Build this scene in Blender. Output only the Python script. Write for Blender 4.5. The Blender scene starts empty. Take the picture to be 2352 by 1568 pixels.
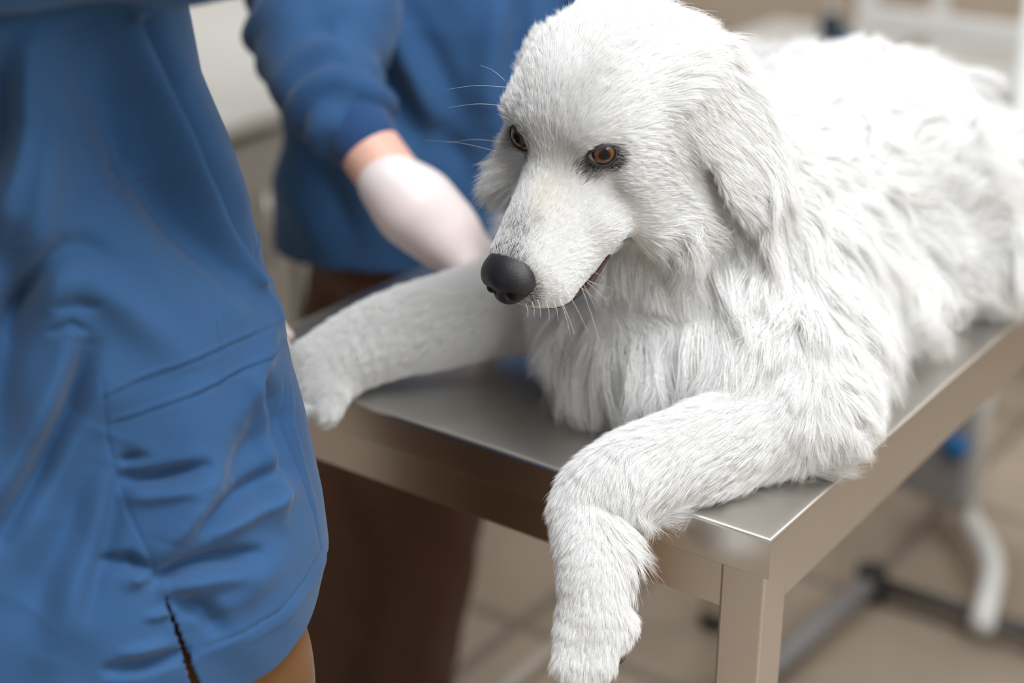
import bpy, bmesh, math, random, os
import numpy as np
from mathutils import Vector, Matrix, kdtree
FUR = True
# ------------------------------------------------------------------ camera, world, lights, exposure
sc = bpy.context.scene
COL = sc.collection
V = np.array
TH = 0.85                                   # table height; the solver frame has z = 0 on the table top
CAM = V([.4521, -.9646, .6135 + TH])
YAW, PITCH, FPX = .6264, .4039, 3600.
cf = V([-math.sin(YAW)*math.cos(PITCH), math.cos(YAW)*math.cos(PITCH), -math.sin(PITCH)])
cr = np.cross(cf, [0, 0, 1]); cr /= np.linalg.norm(cr); cu = np.cross(cr, cf)
cam_d = bpy.data.cameras.new('camera'); cam = bpy.data.objects.new('camera', cam_d); COL.objects.link(cam)
cam.matrix_world = Matrix(((cr[0], cu[0], -cf[0], CAM[0]), (cr[1], cu[1], -cf[1], CAM[1]), (cr[2], cu[2], -cf[2], CAM[2]), (0, 0, 0, 1)))
cam_d.sensor_width = 36; cam_d.lens = 36*FPX/2352; cam_d.clip_start = .05
cam_d.dof.use_dof = True; cam_d.dof.focus_distance = 1.205; cam_d.dof.aperture_fstop = 2.0
sc.camera = cam
sc.view_settings.view_transform = 'Standard'; sc.view_settings.look = 'None'
sc.view_settings.exposure = .43; sc.view_settings.gamma = 1; sc.view_settings.use_curve_mapping = False
w = bpy.data.worlds.new('world'); sc.world = w; w.use_nodes = True
w.node_tree.nodes['Background'].inputs[0].default_value = (.93, .96, 1, 1)
w.node_tree.nodes['Background'].inputs[1].default_value = .34
def area(name, loc, target, sx, sy, power, col=(1, 1, 1)):
    d = bpy.data.lights.new(name, 'AREA'); d.shape = 'RECTANGLE'; d.size = sx; d.size_y = sy; d.energy = power; d.color = col
    o = bpy.data.objects.new(name, d); COL.objects.link(o); o.location = loc
    o.rotation_euler = (Vector(target)-Vector(loc)).to_track_quat('-Z', 'Y').to_euler(); return o
area('ceiling_panel_light', (.50, -.30, 2.75), (.50, -.30, 0), 1.1, 1.1, 47, (.92, .96, 1))
area('ceiling_panel_light', (-1.4, 1.8, 2.75), (-1.4, 1.8, 0), 1.2, 1.2, 14, (.92, .96, 1))
area('window_light', (2.1, -.2, 2.1), (-.1, .1, .9), 2.0, 1.1, 36, (.90, .95, 1))
area('ceiling_panel_light', (.9, 2.3, 2.75), (.9, 2.3, 0), 1.2, 1.2, 12, (.96, .98, 1))
sc.cycles.diffuse_bounces = 4; sc.cycles.max_bounces = 8; sc.cycles.transmission_bounces = 4

def ray(px, py): return (px-1176)/FPX*cr - (py-784)/FPX*cu + cf
def atd(px, py, d): return CAM + ray(px, py)*d
def atz(px, py, z): q = ray(px, py); return CAM + q*((z-CAM[2])/q[2])
def proj(P):
    d = np.asarray(P)-CAM; z = d@cf
    return 1176+FPX*(d@cr)/z, 784-FPX*(d@cu)/z, z

# ------------------------------------------------------------------ materials
MATS = {}
def mat(name, color, rough=.5, metal=0, bump=None, noise=None, sheen=0, spec=.5, trans=0, aniso=0):
    """noise=(scale, color2, strength[,stretch]); bump=(scale, strength, dist[,stretch])"""
    if name in MATS: return MATS[name]
    m = bpy.data.materials.new(name); m.use_nodes = True; nt = m.node_tree; b = nt.nodes['Principled BSDF']
    b.inputs['Base Color'].default_value = (*color, 1); b.inputs['Roughness'].default_value = rough; b.inputs['Metallic'].default_value = metal
    b.inputs['Specular IOR Level'].default_value = spec; b.inputs['Sheen Weight'].default_value = sheen; b.inputs['Transmission Weight'].default_value = trans
    tc = nt.nodes.new('ShaderNodeTexCoord')
    def tex(scale, stretch):
        mp = nt.nodes.new('ShaderNodeMapping'); mp.inputs['Scale'].default_value = stretch
        n = nt.nodes.new('ShaderNodeTexNoise'); n.inputs['Scale'].default_value = scale; n.inputs['Detail'].default_value = 6
        nt.links.new(tc.outputs['Object'], mp.inputs[0]); nt.links.new(mp.outputs[0], n.inputs['Vector']); return n
    if noise:
        n = tex(noise[0], noise[3] if len(noise) > 3 else (1, 1, 1))
        r = nt.nodes.new('ShaderNodeValToRGB'); r.color_ramp.elements[0].position = .5-.5/max(noise[2], .01)*.4; r.color_ramp.elements[1].position = .5+.5/max(noise[2], .01)*.4
        r.color_ramp.elements[0].color = (*color, 1); r.color_ramp.elements[1].color = (*noise[1], 1)
        nt.links.new(n.outputs[0], r.inputs[0]); nt.links.new(r.outputs[0], b.inputs['Base Color'])
    if bump:
        n = tex(bump[0], bump[3] if len(bump) > 3 else (1, 1, 1)); bp = nt.nodes.new('ShaderNodeBump')
        bp.inputs['Strength'].default_value = bump[1]; bp.inputs['Distance'].default_value = bump[2]
        nt.links.new(n.outputs[0], bp.inputs['Height']); nt.links.new(bp.outputs[0], b.inputs['Normal'])
    MATS[name] = m; return m
def tile_mat(name, c1, c2, mortar, size, msize):
    m = bpy.data.materials.new(name); m.use_nodes = True; nt = m.node_tree; b = nt.nodes['Principled BSDF']
    tc = nt.nodes.new('ShaderNodeTexCoord'); br = nt.nodes.new('ShaderNodeTexBrick'); br.offset = 0
    for k, v in (('Scale', 1), ('Brick Width', size), ('Row Height', size), ('Mortar Size', msize), ('Color1', (*c1, 1)), ('Color2', (*c2, 1)), ('Mortar', (*mortar, 1))): br.inputs[k].default_value = v
    nt.links.new(tc.outputs['Object'], br.inputs['Vector'])
    n = nt.nodes.new('ShaderNodeTexNoise'); n.inputs['Scale'].default_value = 6; mx = nt.nodes.new('ShaderNodeMix'); mx.data_type = 'RGBA'; mx.blend_type = 'MULTIPLY'; mx.inputs[0].default_value = .35
    nt.links.new(tc.outputs['Object'], n.inputs['Vector']); nt.links.new(br.outputs[0], mx.inputs[6]); nt.links.new(n.outputs[0], mx.inputs[7]); nt.links.new(mx.outputs[2], b.inputs['Base Color'])
    b.inputs['Roughness'].default_value = .45; return m

M_steel = mat('brushed_steel', (.74, .715, .69), .25, 1, bump=(60, .05, .0004, (1, 14, 14)))
M_steel_top = mat('worn_steel_top', (.74, .71, .67), .40, 1, bump=(35, .07, .0006, (14, 1, 14)), noise=(5, (.60, .57, .53), .9))
M_scrub = mat('blue_scrub_cotton', (.022, .070, .168), .85, bump=(900, .25, .0004), sheen=.12, spec=.2, noise=(9, (.030, .086, .195), 1))
M_rib = mat('blue_rib_knit', (.018, .055, .15), .9, bump=(300, .4, .0008), sheen=.2, spec=.2)
M_brown = mat('brown_trouser_cloth', (.16, .075, .026), .9, bump=(500, .2, .0004), sheen=.1, spec=.15)
M_brown2 = mat('dark_brown_trouser_cloth', (.085, .042, .026), .9, bump=(500, .2, .0004), sheen=.1, spec=.15)
M_skin = mat('skin', (.74, .42, .32), .5, bump=(200, .1, .0005))
M_glove = mat('white_latex_glove', (.74, .68, .66), .45, bump=(90, .3, .001), noise=(14, (.86, .70, .66), .9))
M_hairp = mat('brown_hair', (.09, .05, .03), .6)
M_white = mat('white_enamel', (.80, .80, .78), .35)
M_counter = mat('pale_laminate', (.80, .79, .76), .4, noise=(3, (.70, .69, .65), 1))
M_cab = mat('grey_beige_laminate', (.50, .48, .44), .5)
M_grey = mat('grey_painted_metal', (.26, .25, .25), .45)
M_dark = mat('dark_metal', (.07, .06, .055), .4)
M_black = mat('black_rubber', (.015, .015, .015), .6)
M_blue = mat('blue_plastic', (.0, .12, .32), .35)
M_wall = mat('beige_wall_paint', (.60, .49, .38), .8, noise=(1.5, (.64, .53, .42), 1))
M_wallw = mat('pale_wall_paint', (.68, .64, .58), .8)
M_ceil = mat('white_ceiling_paint', (.8, .8, .78), .9)
M_floor = tile_mat('beige_floor_tile', (.40, .32, .245), (.48, .385, .30), (.25, .20, .16), .42, .012)
M_nose = mat('dog_nose_leather', (.011, .009, .011), .36, bump=(1500, .55, .0008), spec=.6)
M_nostril = mat('dog_nostril', (.004, .004, .004), .5)
M_lip = mat('dog_lip', (.10, .045, .028), .45, noise=(60, (.02, .015, .015), 1.5))
M_lid = mat('dog_eyelid', (.030, .026, .028), .65)
M_pad = mat('dog_paw_pad', (.06, .045, .04), .6)
M_body = mat('dog_skin', (.80, .775, .74), .9, spec=.1)
def fur_mat():
    m = bpy.data.materials.new('dog_fur'); m.use_nodes = True; nt = m.node_tree; b = nt.nodes['Principled BSDF']
    a = nt.nodes.new('ShaderNodeAttribute'); a.attribute_name = 'tint'
    nt.links.new(a.outputs['Color'], b.inputs['Base Color'])
    b.inputs['Roughness'].default_value = .5; b.inputs['Specular IOR Level'].default_value = .3
    t = nt.nodes.new('ShaderNodeBsdfTranslucent'); nt.links.new(a.outputs['Color'], t.inputs[0]); mx = nt.nodes.new('ShaderNodeMixShader'); mx.inputs[0].default_value = .2
    nt.links.new(b.outputs[0], mx.inputs[1]); nt.links.new(t.outputs[0], mx.inputs[2]); nt.links.new(mx.outputs[0], nt.nodes['Material Output'].inputs[0])
    return m
M_fur = fur_mat()
def eye_mat():
    m = bpy.data.materials.new('dog_eye'); m.use_nodes = True; nt = m.node_tree; b = nt.nodes['Principled BSDF']
    tc = nt.nodes.new('ShaderNodeTexCoord'); s = nt.nodes.new('ShaderNodeSeparateXYZ'); nt.links.new(tc.outputs['Object'], s.inputs[0])
    # object Z is the optical axis, unit = eyeball radius
    L = nt.nodes.new('ShaderNodeVectorMath'); L.operation = 'LENGTH'; cm = nt.nodes.new('ShaderNodeCombineXYZ')
    nt.links.new(s.outputs[0], cm.inputs[0]); nt.links.new(s.outputs[1], cm.inputs[1]); nt.links.new(cm.outputs[0], L.inputs[0])
    r = nt.nodes.new('ShaderNodeValToRGB'); e = r.color_ramp.elements
    e[0].position = 0; e[0].color = (.003, .003, .004, 1); e[1].position = 1; e[1].color = (.30, .26, .24, 1)
    for p, c in ((.25, (.003, .003, .004)), (.29, (.04, .016, .006)), (.40, (.15, .064, .022)), (.50, (.10, .040, .013)), (.54, (.012, .008, .007)), (.61, (.010, .009, .009)), (.65, (.34, .31, .30))):
        q = e.new(p); q.color = (*c, 1)
    nt.links.new(L.outputs['Value'], r.inputs[0]); nt.links.new(r.outputs[0], b.inputs['Base Color'])
    b.inputs['Roughness'].default_value = .08; b.inputs['Specular IOR Level'].default_value = .25; b.inputs['Coat Weight'].default_value = .22; b.inputs['Coat Roughness'].default_value = .02
    return m
M_eye = eye_mat()

# ------------------------------------------------------------------ builders
def props(o, label=None, cat=None, group=None, kind=None):
    for k, v in (('label', label), ('category', cat), ('group', group), ('kind', kind)):
        if v: o[k] = v
    return o
def empty(name, loc, label, cat, group=None):
    o = bpy.data.objects.new(name, None); COL.objects.link(o); o.location = loc; o.empty_display_size = .1
    return props(o, label, cat, group)
def link(name, me, m, parent=None, smooth=True):
    o = bpy.data.objects.new(name, me); COL.objects.link(o)
    if m: me.materials.append(m)
    if smooth: me.shade_smooth()
    if parent:
        o.parent = parent; o.matrix_parent_inverse = Matrix.LocRotScale(world_loc(parent), parent.rotation_euler, None).inverted()
    return o
def world_loc(o):
    p = Vector(o.location)
    if o.parent: p = p + Vector((0, 0, 0))
    return p
def mesh_vf(v, f, uvs=None):
    me = bpy.data.meshes.new('mesh'); me.from_pydata([tuple(map(float, a)) for a in v], [], [tuple(map(int, a)) for a in f]); me.update(); return me
def bm_link(name, bm, m, parent=None, smooth=False, bevel=0):
    me = bpy.data.meshes.new(name); bm.to_mesh(me); bm.free()
    o = link(name, me, m, parent, smooth)
    if bevel:
        b = o.modifiers.new('bevel', 'BEVEL'); b.width = bevel; b.segments = 3; b.limit_method = 'ANGLE'; b.harden_normals = False
        me.shade_smooth(); 
        e = o.modifiers.new('wn', 'WEIGHTED_NORMAL')
    return o
def box(bm, x0, x1, y0, y1, z0, z1):
    vs = [bm.verts.new(p) for p in ((x0, y0, z0), (x1, y0, z0), (x1, y1, z0), (x0, y1, z0), (x0, y0, z1), (x1, y0, z1), (x1, y1, z1), (x0, y1, z1))]
    for f in ((0, 3, 2, 1), (4, 5, 6, 7), (0, 1, 5, 4), (1, 2, 6, 5), (2, 3, 7, 6), (3, 0, 4, 7)): bm.faces.new([vs[i] for i in f])
def boxes(name, L, m, parent=None, bevel=.002):
    bm = bmesh.new()
    for b in L: box(bm, *b)
    return bm_link(name, bm, m, parent, bevel=bevel)
def tube_data(path, rad, n=16, v0=0):
    path = np.array(path, float); rad = np.broadcast_to(rad, (len(path),)); T = np.gradient(path, axis=0); T /= np.linalg.norm(T, axis=1)[:, None]
    up = V([0, 0, 1.]) if abs(T[0][2]) < .9 else V([1., 0, 0]); N = up-T[0]*(up@T[0]); N /= np.linalg.norm(N); vs = []
    for i in range(len(path)):
        N = N-T[i]*(N@T[i]); N /= np.linalg.norm(N); B = np.cross(T[i], N)
        for k in range(n):
            a = 2*math.pi*k/n; vs.append(path[i]+rad[i]*(math.cos(a)*N+math.sin(a)*B))
    fs = []
    for i in range(len(path)-1):
        for k in range(n): fs.append((v0+i*n+k, v0+i*n+(k+1) % n, v0+(i+1)*n+(k+1) % n, v0+(i+1)*n+k))
    fs.append(tuple(v0+k for k in range(n))[::-1]); fs.append(tuple(v0+(len(path)-1)*n+k for k in range(n)))
    return vs, fs
def tubes(name, L, m, parent=None, n=16):
    vs, fs = [], []
    for p, r in L:
        a, b = tube_data(p, r, n, len(vs)); vs += a; fs += b
    return link(name, mesh_vf(vs, fs), m, parent)
def catmull(P, n=8):
    P = np.array(P, float); Q = np.vstack([2*P[0]-P[1], P, 2*P[-1]-P[-2]]); out = []
    for i in range(1, len(Q)-2):
        for t in np.linspace(0, 1, n, endpoint=False):
            out.append(.5*((2*Q[i])+(-Q[i-1]+Q[i+1])*t+(2*Q[i-1]-5*Q[i]+4*Q[i+1]-Q[i+2])*t*t+(-Q[i-1]+3*Q[i]-3*Q[i+1]+Q[i+2])*t**3))
    out.append(P[-1]); return np.array(out)

# -------- signed distance modelling: primitives, smooth union, surface nets on a rectilinear grid
def sd_eval(pr, P):
    if pr[0] == 'e':
        q = P-pr[1]
        if pr[3] is not None: q = q@pr[3].T            # rows of pr[3] = local axes in world
        r = pr[2]; k0 = np.sqrt(((q/r)**2).sum(-1)); k1 = np.sqrt(((q/(r*r))**2).sum(-1))+1e-9
        return k0*(k0-1)/k1
    if pr[0] == 'p':
        out = None
        for a, b, ra, rb in zip(pr[1][:-1], pr[1][1:], pr[2][:-1], pr[2][1:]):
            ba = b-a; pa = P-a; h = np.clip((pa@ba)/(ba@ba), 0, 1); d = np.sqrt(((pa-h[..., None]*ba)**2).sum(-1))-(ra+(rb-ra)*h)
            out = d if out is None else np.minimum(out, d)
        return out
    a, b, ra, rb = pr[1:5]; ba = b-a; pa = P-a
    h = np.clip((pa@ba)/(ba@ba), 0, 1)
    return np.sqrt(((pa-h[..., None]*ba)**2).sum(-1))-(ra+(rb-ra)*h)
def E_(c, r, R=None, k=.02, op=1): return ('e', np.array(c, float), np.array(r, float), R, None, k, op)
def C_(a, b, ra, rb, k=.02, op=1): return ('c', np.array(a, float), np.array(b, float), ra, rb, k, op)
def P_(pts, radii, k=.02, op=1, n=5):
    Q = catmull(pts, n); return ('p', Q, np.interp(np.linspace(0, 1, len(Q)), np.linspace(0, 1, len(radii)), radii), 0, 0, k, op)
def bounds(pr, pad):
    if pr[0] == 'p': r = pr[2].max()+pad; return pr[1].min(0)-r, pr[1].max(0)+r
    if pr[0] == 'e': m = pr[2].max() if pr[3] is not None else pr[2]; return pr[1]-m-pad, pr[1]+m+pad
    r = V([max(pr[3], pr[4])]*3)+pad; return np.minimum(pr[1], pr[2])-r, np.maximum(pr[1], pr[2])+r
def smin(a, b, k):
    h = np.clip(k-np.abs(a-b), 0, None)/k; return np.minimum(a, b)-h*h*k*.25
def field(prims, P):
    D = np.full(P.shape[:-1], 1.)
    for pr in prims:
        d = sd_eval(pr, P); k = pr[5]
        D = smin(D, d, k) if pr[6] > 0 else -smin(-D, d, k)
    return D
def surface_nets(prims, xs, ys, zs):
    D = np.full((len(xs), len(ys), len(zs)), 1., np.float32)
    for pr in prims:
        lo, hi = bounds(pr, pr[5]+.012)
        sl = []
        for ax, l, h in zip((xs, ys, zs), lo, hi):
            i0 = max(np.searchsorted(ax, l)-1, 0); i1 = min(np.searchsorted(ax, h)+1, len(ax)); sl.append(slice(i0, i1))
        if any(s.start >= s.stop for s in sl): continue
        X, Y, Z = np.meshgrid(xs[sl[0]], ys[sl[1]], zs[sl[2]], indexing='ij'); P = np.stack([X, Y, Z], -1)
        d = sd_eval(pr, P); s = D[tuple(sl)]
        D[tuple(sl)] = smin(s, d, pr[5]) if pr[6] > 0 else -smin(-s, d, pr[5])
    S = D < 0
    nx, ny, nz = D.shape
    c = np.zeros((nx-1, ny-1, nz-1), np.int8)
    for i in (0, 1):
        for j in (0, 1):
            for k in (0, 1): c += S[i:nx-1+i, j:ny-1+j, k:nz-1+k]
    act = (c > 0) & (c < 8); idx = np.full(act.shape, -1, np.int64); I, J, K = np.nonzero(act); idx[I, J, K] = np.arange(len(I))
    pos = np.zeros((len(I), 3)); cnt = np.zeros(len(I)); G = (xs, ys, zs)
    corners = [(i, j, k) for i in (0, 1) for j in (0, 1) for k in (0, 1)]
    for a in corners:
        for ax in range(3):
            if a[ax]: continue
            b = list(a); b[ax] = 1
            da = D[I+a[0], J+a[1], K+a[2]].astype(float); db = D[I+b[0], J+b[1], K+b[2]].astype(float)
            x = (da < 0) != (db < 0); t = np.where(x, da/np.where(x, da-db, 1), 0)
            pa = np.stack([xs[I+a[0]], ys[J+a[1]], zs[K+a[2]]], -1); pb = np.stack([xs[I+b[0]], ys[J+b[1]], zs[K+b[2]]], -1)
            pos += np.where(x[:, None], pa+(pb-pa)*t[:, None], 0); cnt += x
    pos /= cnt[:, None]
    F = []
    for ax in range(3):
        A = [slice(None)]*3; B = [slice(None)]*3; A[ax] = slice(0, -1); B[ax] = slice(1, None)
        s0, s1 = S[tuple(A)], S[tuple(B)]; u, v = (ax+1) % 3, (ax+2) % 3
        e = np.nonzero(s0 != s1); ok = (e[u] > 0) & (e[v] > 0) & (e[u] < D.shape[u]-1) & (e[v] < D.shape[v]-1)
        e = [q[ok] for q in e]; inside = s0[tuple(e)]
        def g(du, dv):
            q = [a.copy() for a in e]; q[u] = q[u]+du; q[v] = q[v]+dv; return idx[tuple(q)]
        quad = np.stack([g(-1, -1), g(0, -1), g(0, 0), g(-1, 0)], -1)
        quad[~inside] = quad[~inside][:, ::-1]; F.append(quad)
    return pos, np.vstack(F)
def refine(prims, P, it=3, h=.0008):
    near = P.copy()
    for _ in range(it):
        d = field(prims, near)
        g = np.stack([field(prims, near+o)-d for o in np.eye(3)*h], -1)/h
        near -= g*(d/np.maximum((g**2).sum(-1), .3)).clip(-.004, .004)[:, None]
    return near
def mesh_np(v, f):
    me = bpy.data.meshes.new('mesh'); me.vertices.add(len(v)); me.vertices.foreach_set('co', np.ascontiguousarray(v, np.float32).ravel())
    n = f.shape[1]; me.loops.add(len(f)*n); me.loops.foreach_set('vertex_index', np.ascontiguousarray(f, np.int32).ravel())
    me.polygons.add(len(f)); me.polygons.foreach_set('loop_start', np.arange(0, len(f)*n, n, dtype=np.int32)); me.update(calc_edges=True); me.validate(); return me
def axis_grid(segs):
    out = []
    for a, b, h in segs: out += list(np.arange(a, b-1e-9, h))
    out.append(segs[-1][1]); return np.array(out)
def sdf_mesh(name, prims, h, m, parent, pad=.02, grid=None, ref=0):
    lo = np.min([bounds(p, 0)[0] for p in prims if p[6] > 0], 0)-pad; hi = np.max([bounds(p, 0)[1] for p in prims if p[6] > 0], 0)+pad
    g = grid or [np.arange(lo[i], hi[i]+h, h) for i in range(3)]
    v, f = surface_nets(prims, *g)
    if ref: v = refine(prims, v, ref)
    return link(name, mesh_np(v, f), m, parent), v, f
def lerp(a, b, t): return np.array(a)*(1-t)+np.array(b)*t
def rotm(ax, ang):
    return np.array(Matrix.Rotation(ang, 3, Vector(ax)))
# ------------------------------------------------------------------ room
RX0, RX1, RY0, RY1, RZ = -3.2, 2.2, -2.4, 3.4, 2.8
def struct(name, L, m, bevel=0):
    o = boxes(name, L, m, bevel=bevel); o['kind'] = 'structure'; return o
struct('floor', [(RX0, RX1+.8, RY0, RY1, -.1, 0)], M_floor)
struct('wall_back', [(RX0, RX1, RY1, RY1+.1, 0, RZ)], M_wall)
struct('wall_left', [(RX0-.1, RX0, RY0, RY1+.1, 0, RZ)], M_wallw)
struct('wall_right', [(RX1, RX1+.1, RY0, RY1+.1, 0, RZ)], M_wallw)
struct('wall_front', [(RX0, RX1, RY0-.1, RY0, 0, RZ)], M_wallw)
struct('ceiling', [(RX0-.1, RX1+.1, RY0-.1, RY1+.1, RZ, RZ+.1)], M_ceil)
struct('baseboard_back', [(RX0, RX1, RY1-.015, RY1, 0, .09)], M_white, .002)
struct('baseboard_left', [(RX0, RX0+.015, RY0, RY1-.015, 0, .09)], M_white, .002)

# ------------------------------------------------------------------ examination table
TW, TL = .599, 1.06
table = empty('examination_table', (-.3, .5, 0), 'brushed steel examination table with square legs, the white dog lying on it', 'table')
def table_top():
    bm = bmesh.new(); z = TH; r = .0035; lip = .036; t = .0015
    # folded sheet: rounded top edge, then the lip, then a small return
    prof = []                                   # (inset, z)
    for k in range(7):
        a = math.pi/2*k/6; prof.append((r-r*math.sin(a), z-r+r*math.cos(a)))
    prof += [(0, z-lip+.001), (.001, z-lip), (.014, z-lip), (.014, z-lip+t), (.0025, z-lip+t), (.0025, z-.006)]
    def ring(ins, zz): return [bm.verts.new(p) for p in ((-TW+ins, ins, zz), (-ins, ins, zz), (-ins, TL-ins, zz), (-TW+ins, TL-ins, zz))]
    rings = [ring(*p) for p in prof]
    # dished top: flat plate a hair below the rounded rim
    inner = ring(.010, z-.0006)
    for a, b in zip([inner]+rings, rings):
        if a is b: continue
        for k in range(4): bm.faces.new((a[k], b[k], b[(k+1) % 4], a[(k+1) % 4]))
    bm.faces.new(inner)
    bmesh.ops.recalc_face_normals(bm, faces=bm.faces)
    o = bm_link('table_top', bm, M_steel_top, table)
    o.data.materials.append(M_steel)
    for p in o.data.polygons:
        p.use_smooth = True
        if p.center.z < TH-.002 or abs(p.normal.z) < .5: p.material_index = 1
    o.modifiers.new('es', 'EDGE_SPLIT').split_angle = math.radians(35)
    return o
table_top()
h2, ins = .0811, .0045
boxes('apron', [(-TW+.044, -.044, ins+.006, ins+.008, TH-h2, TH-.03), (-TW+.044, -.044, TL-ins-.0035, TL-ins-.0015, TH-h2, TH-.03),
                (-ins-.008, -ins-.006, .044, TL-.044, TH-h2, TH-.03), (-TW+ins+.0015, -TW+ins+.0035, .044, TL-.044, TH-h2, TH-.03)], M_steel, table, .0004)
for lx in (-ins-.04, -TW+ins):
    for ly in (ins, TL-ins-.04):
        lg = boxes('leg', [(lx, lx+.04, ly, ly+.04, .025, TH-.004)], M_steel, table, .003)
        boxes('foot', [(lx-.002, lx+.042, ly-.002, ly+.042, 0, .028)], M_black, lg, .004)
boxes('stretcher', [(-TW+ins+.01, -TW+ins+.03, .045, TL-.045, .20, .225), ], M_steel, table, .002)

# ------------------------------------------------------------------ far furniture
cnt = empty('counter', (-1.9, 1.4, 0), 'pale laminate counter with a rounded white front edge behind the two people', 'counter')
boxes('worktop', [(-2.6, -1.215, .2, 1.35, TH-.03, TH)], M_counter, cnt, .008)
boxes('cabinet_body', [(-2.55, -1.26, .24, 1.31, .08, TH-.03)], M_cab, cnt, .003)
for k in range(2):
    d = boxes('door', [(-1.26, -1.242, .26+k*.525, .77+k*.525, .12, TH-.05)], M_cab, cnt, .003)
    tubes('handle', [([(-1.225, .7+k*.14, .60), (-1.225, .7+k*.14, .72)], .005)], M_steel, d)
boxes('plinth', [(-2.5, -1.3, .3, 1.25, 0, .08)], M_dark, cnt, .002)

# white wheeled shelving trolley at the back, its rails run parallel to the wall
tr = empty('shelf_trolley', (-.55, 2.4, 0), 'white metal shelf trolley with open rails by the beige wall behind the dog', 'trolley')
def zat(px, py, y):
    q = ray(px, py); return (CAM+q*((y-CAM[1])/q[1]))
YT = 2.25
def zrow(py_at_2352): return zat(2352, py_at_2352, YT)[2]
XP = zat(1990, 20, YT)[0]; zr1, zr2 = zrow(88), zrow(192)
for nm, z, hh in (('top_rail', zr1, .028), ('lower_rail', zr2, .022)):
    boxes(nm, [(XP, .15, YT-.012, YT+.012, z-hh, z+hh)], M_white, tr, .006)
for px in (XP, .13):
    for dy in (0, .44):
        boxes('post', [(px-.017, px+.017, YT-.017+dy, YT+.017+dy, .08, 1.9)], M_white, tr, .004)
        tubes('caster', [([(px-.012, YT+dy, .04), (px+.012, YT+dy, .04)], .04)], M_black, tr)
for z in (.30, 1.75):
    boxes('shelf', [(XP+.02, .11, YT+.01, YT+.42, z-.01, z+.008)], M_white, tr, .003)
boxes('drawer_box', [(XP+.02, .11, YT+.02, YT+.42, zr2-.34, zr2-.03)], M_counter, tr, .006)
# things on the trolley shelf / counter beside it
def bottle(loc, h, r, m, label, capm=M_dark):
    b = empty('bottle', loc, label, 'bottle')
    pr = [(0, r*.96), (.01, r), (h*.62, r), (h*.75, r*.62), (h*.8, r*.4), (h*.86, r*.4)]
    p = [(loc[0], loc[1], loc[2]+z) for z, _ in pr]
    tubes('bottle_body', [(p, [q for _, q in pr])], m, b, 20)
    tubes('cap', [([(loc[0], loc[1], loc[2]+h*.84), (loc[0], loc[1], loc[2]+h)], r*.48)], capm, b, 16)
    return b
# low white cabinet behind the dog's back carrying small bottles
wc = empty('side_cabinet', (-1.3, 2.55, 0), 'low white cabinet against the beige wall left of the shelf trolley', 'cabinet')
zc = zat(1950, 100, 2.45)[2]
boxes('plinth', [(-1.27, -1.0, 2.38, 2.56, 0, .06)], M_dark, wc, .002)
boxes('cabinet_body', [(-1.30, -.97, 2.35, 2.60, .06, zc-.03)], M_white, wc, .004)
boxes('cabinet_top', [(-1.32, -.965, 2.32, 2.62, zc-.03, zc)], M_white, wc, .006)
for k in range(2):
    d = boxes('door', [(-1.295+k*.160, -1.140+k*.160, 2.335, 2.352, .10, zc-.05)], M_white, wc, .003)
    boxes('handle', [(-1.155+k*.03, -1.145+k*.03, 2.318, 2.336, zc-.25, zc-.14)], M_steel, d, .002)
bottle((-1.035, 2.40, zc), .045, .018, M_blue, 'short blue bottle on the white cabinet behind the dog')
bottle((-.995, 2.37, zc), .04, .022, mat('pale_blue_plastic', (.45, .68, .85), .3), 'small pale blue bottle beside the blue one on the white cabinet', M_white)
bottle((-1.09, 2.44, zc), .085, .028, mat('dark_teal_glass', (.01, .035, .05), .15), 'dark teal bottle with white cap on the white cabinet', M_white)

# equipment stand seen under the table
st = empty('equipment_stand', tuple(atz(2225, 1265, 0)), 'pale grey wheeled equipment stand with a grey box and blue knob beyond the table', 'stand')
b0 = atz(2215, 1250, 0)
tubes('pole', [([(b0[0], b0[1], .03), (b0[0], b0[1], 1.0)], .017)], M_white, st)
pb = (b0[0], b0[1])
bx = boxes('control_box', [(pb[0]-.16, pb[0]-.0, pb[1]-.05, pb[1]+.05, .10, .52)], M_grey, st, .008)
kp = zat(2197, 1025, pb[1]-.06)
tubes('knob', [([(kp[0], pb[1]-.075, kp[2]), (kp[0], pb[1]-.05, kp[2])], .022)], M_blue, bx)
tubes('base_leg', [(catmull([(b0[0], b0[1], .06), (b0[0]+.09, b0[1]-.12, .05), (b0[0]+.14, b0[1]-.30, .04)], 6), .02)], M_white, st)
tubes('base_leg', [(catmull([(b0[0], b0[1], .06), (b0[0]-.09, b0[1]+.12, .05), (b0[0]-.14, b0[1]+.26, .04)], 6), .02)], M_white, st)
fr = empty('floor_frame', tuple(atz(2000, 1345, 0)), 'low dark metal floor frame with black feet standing behind the table', 'frame')
c0 = atz(2000, 1335, .03); c1 = atz(2420, 1470, .03); c2 = atz(1700, 1590, .03)
tubes('cross_bar', [([c0, c1], .015)], M_dark, fr); tubes('side_bar', [([c0, c2], .019)], M_grey, fr)
for c in (c0, c1, c2): tubes('foot', [([(c[0], c[1], 0), (c[0], c[1], .055)], .026)], M_black, fr)
tubes('upright', [([(c1[0], c1[1], .03), (c1[0], c1[1], .6)], .02)], M_dark, fr)

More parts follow.
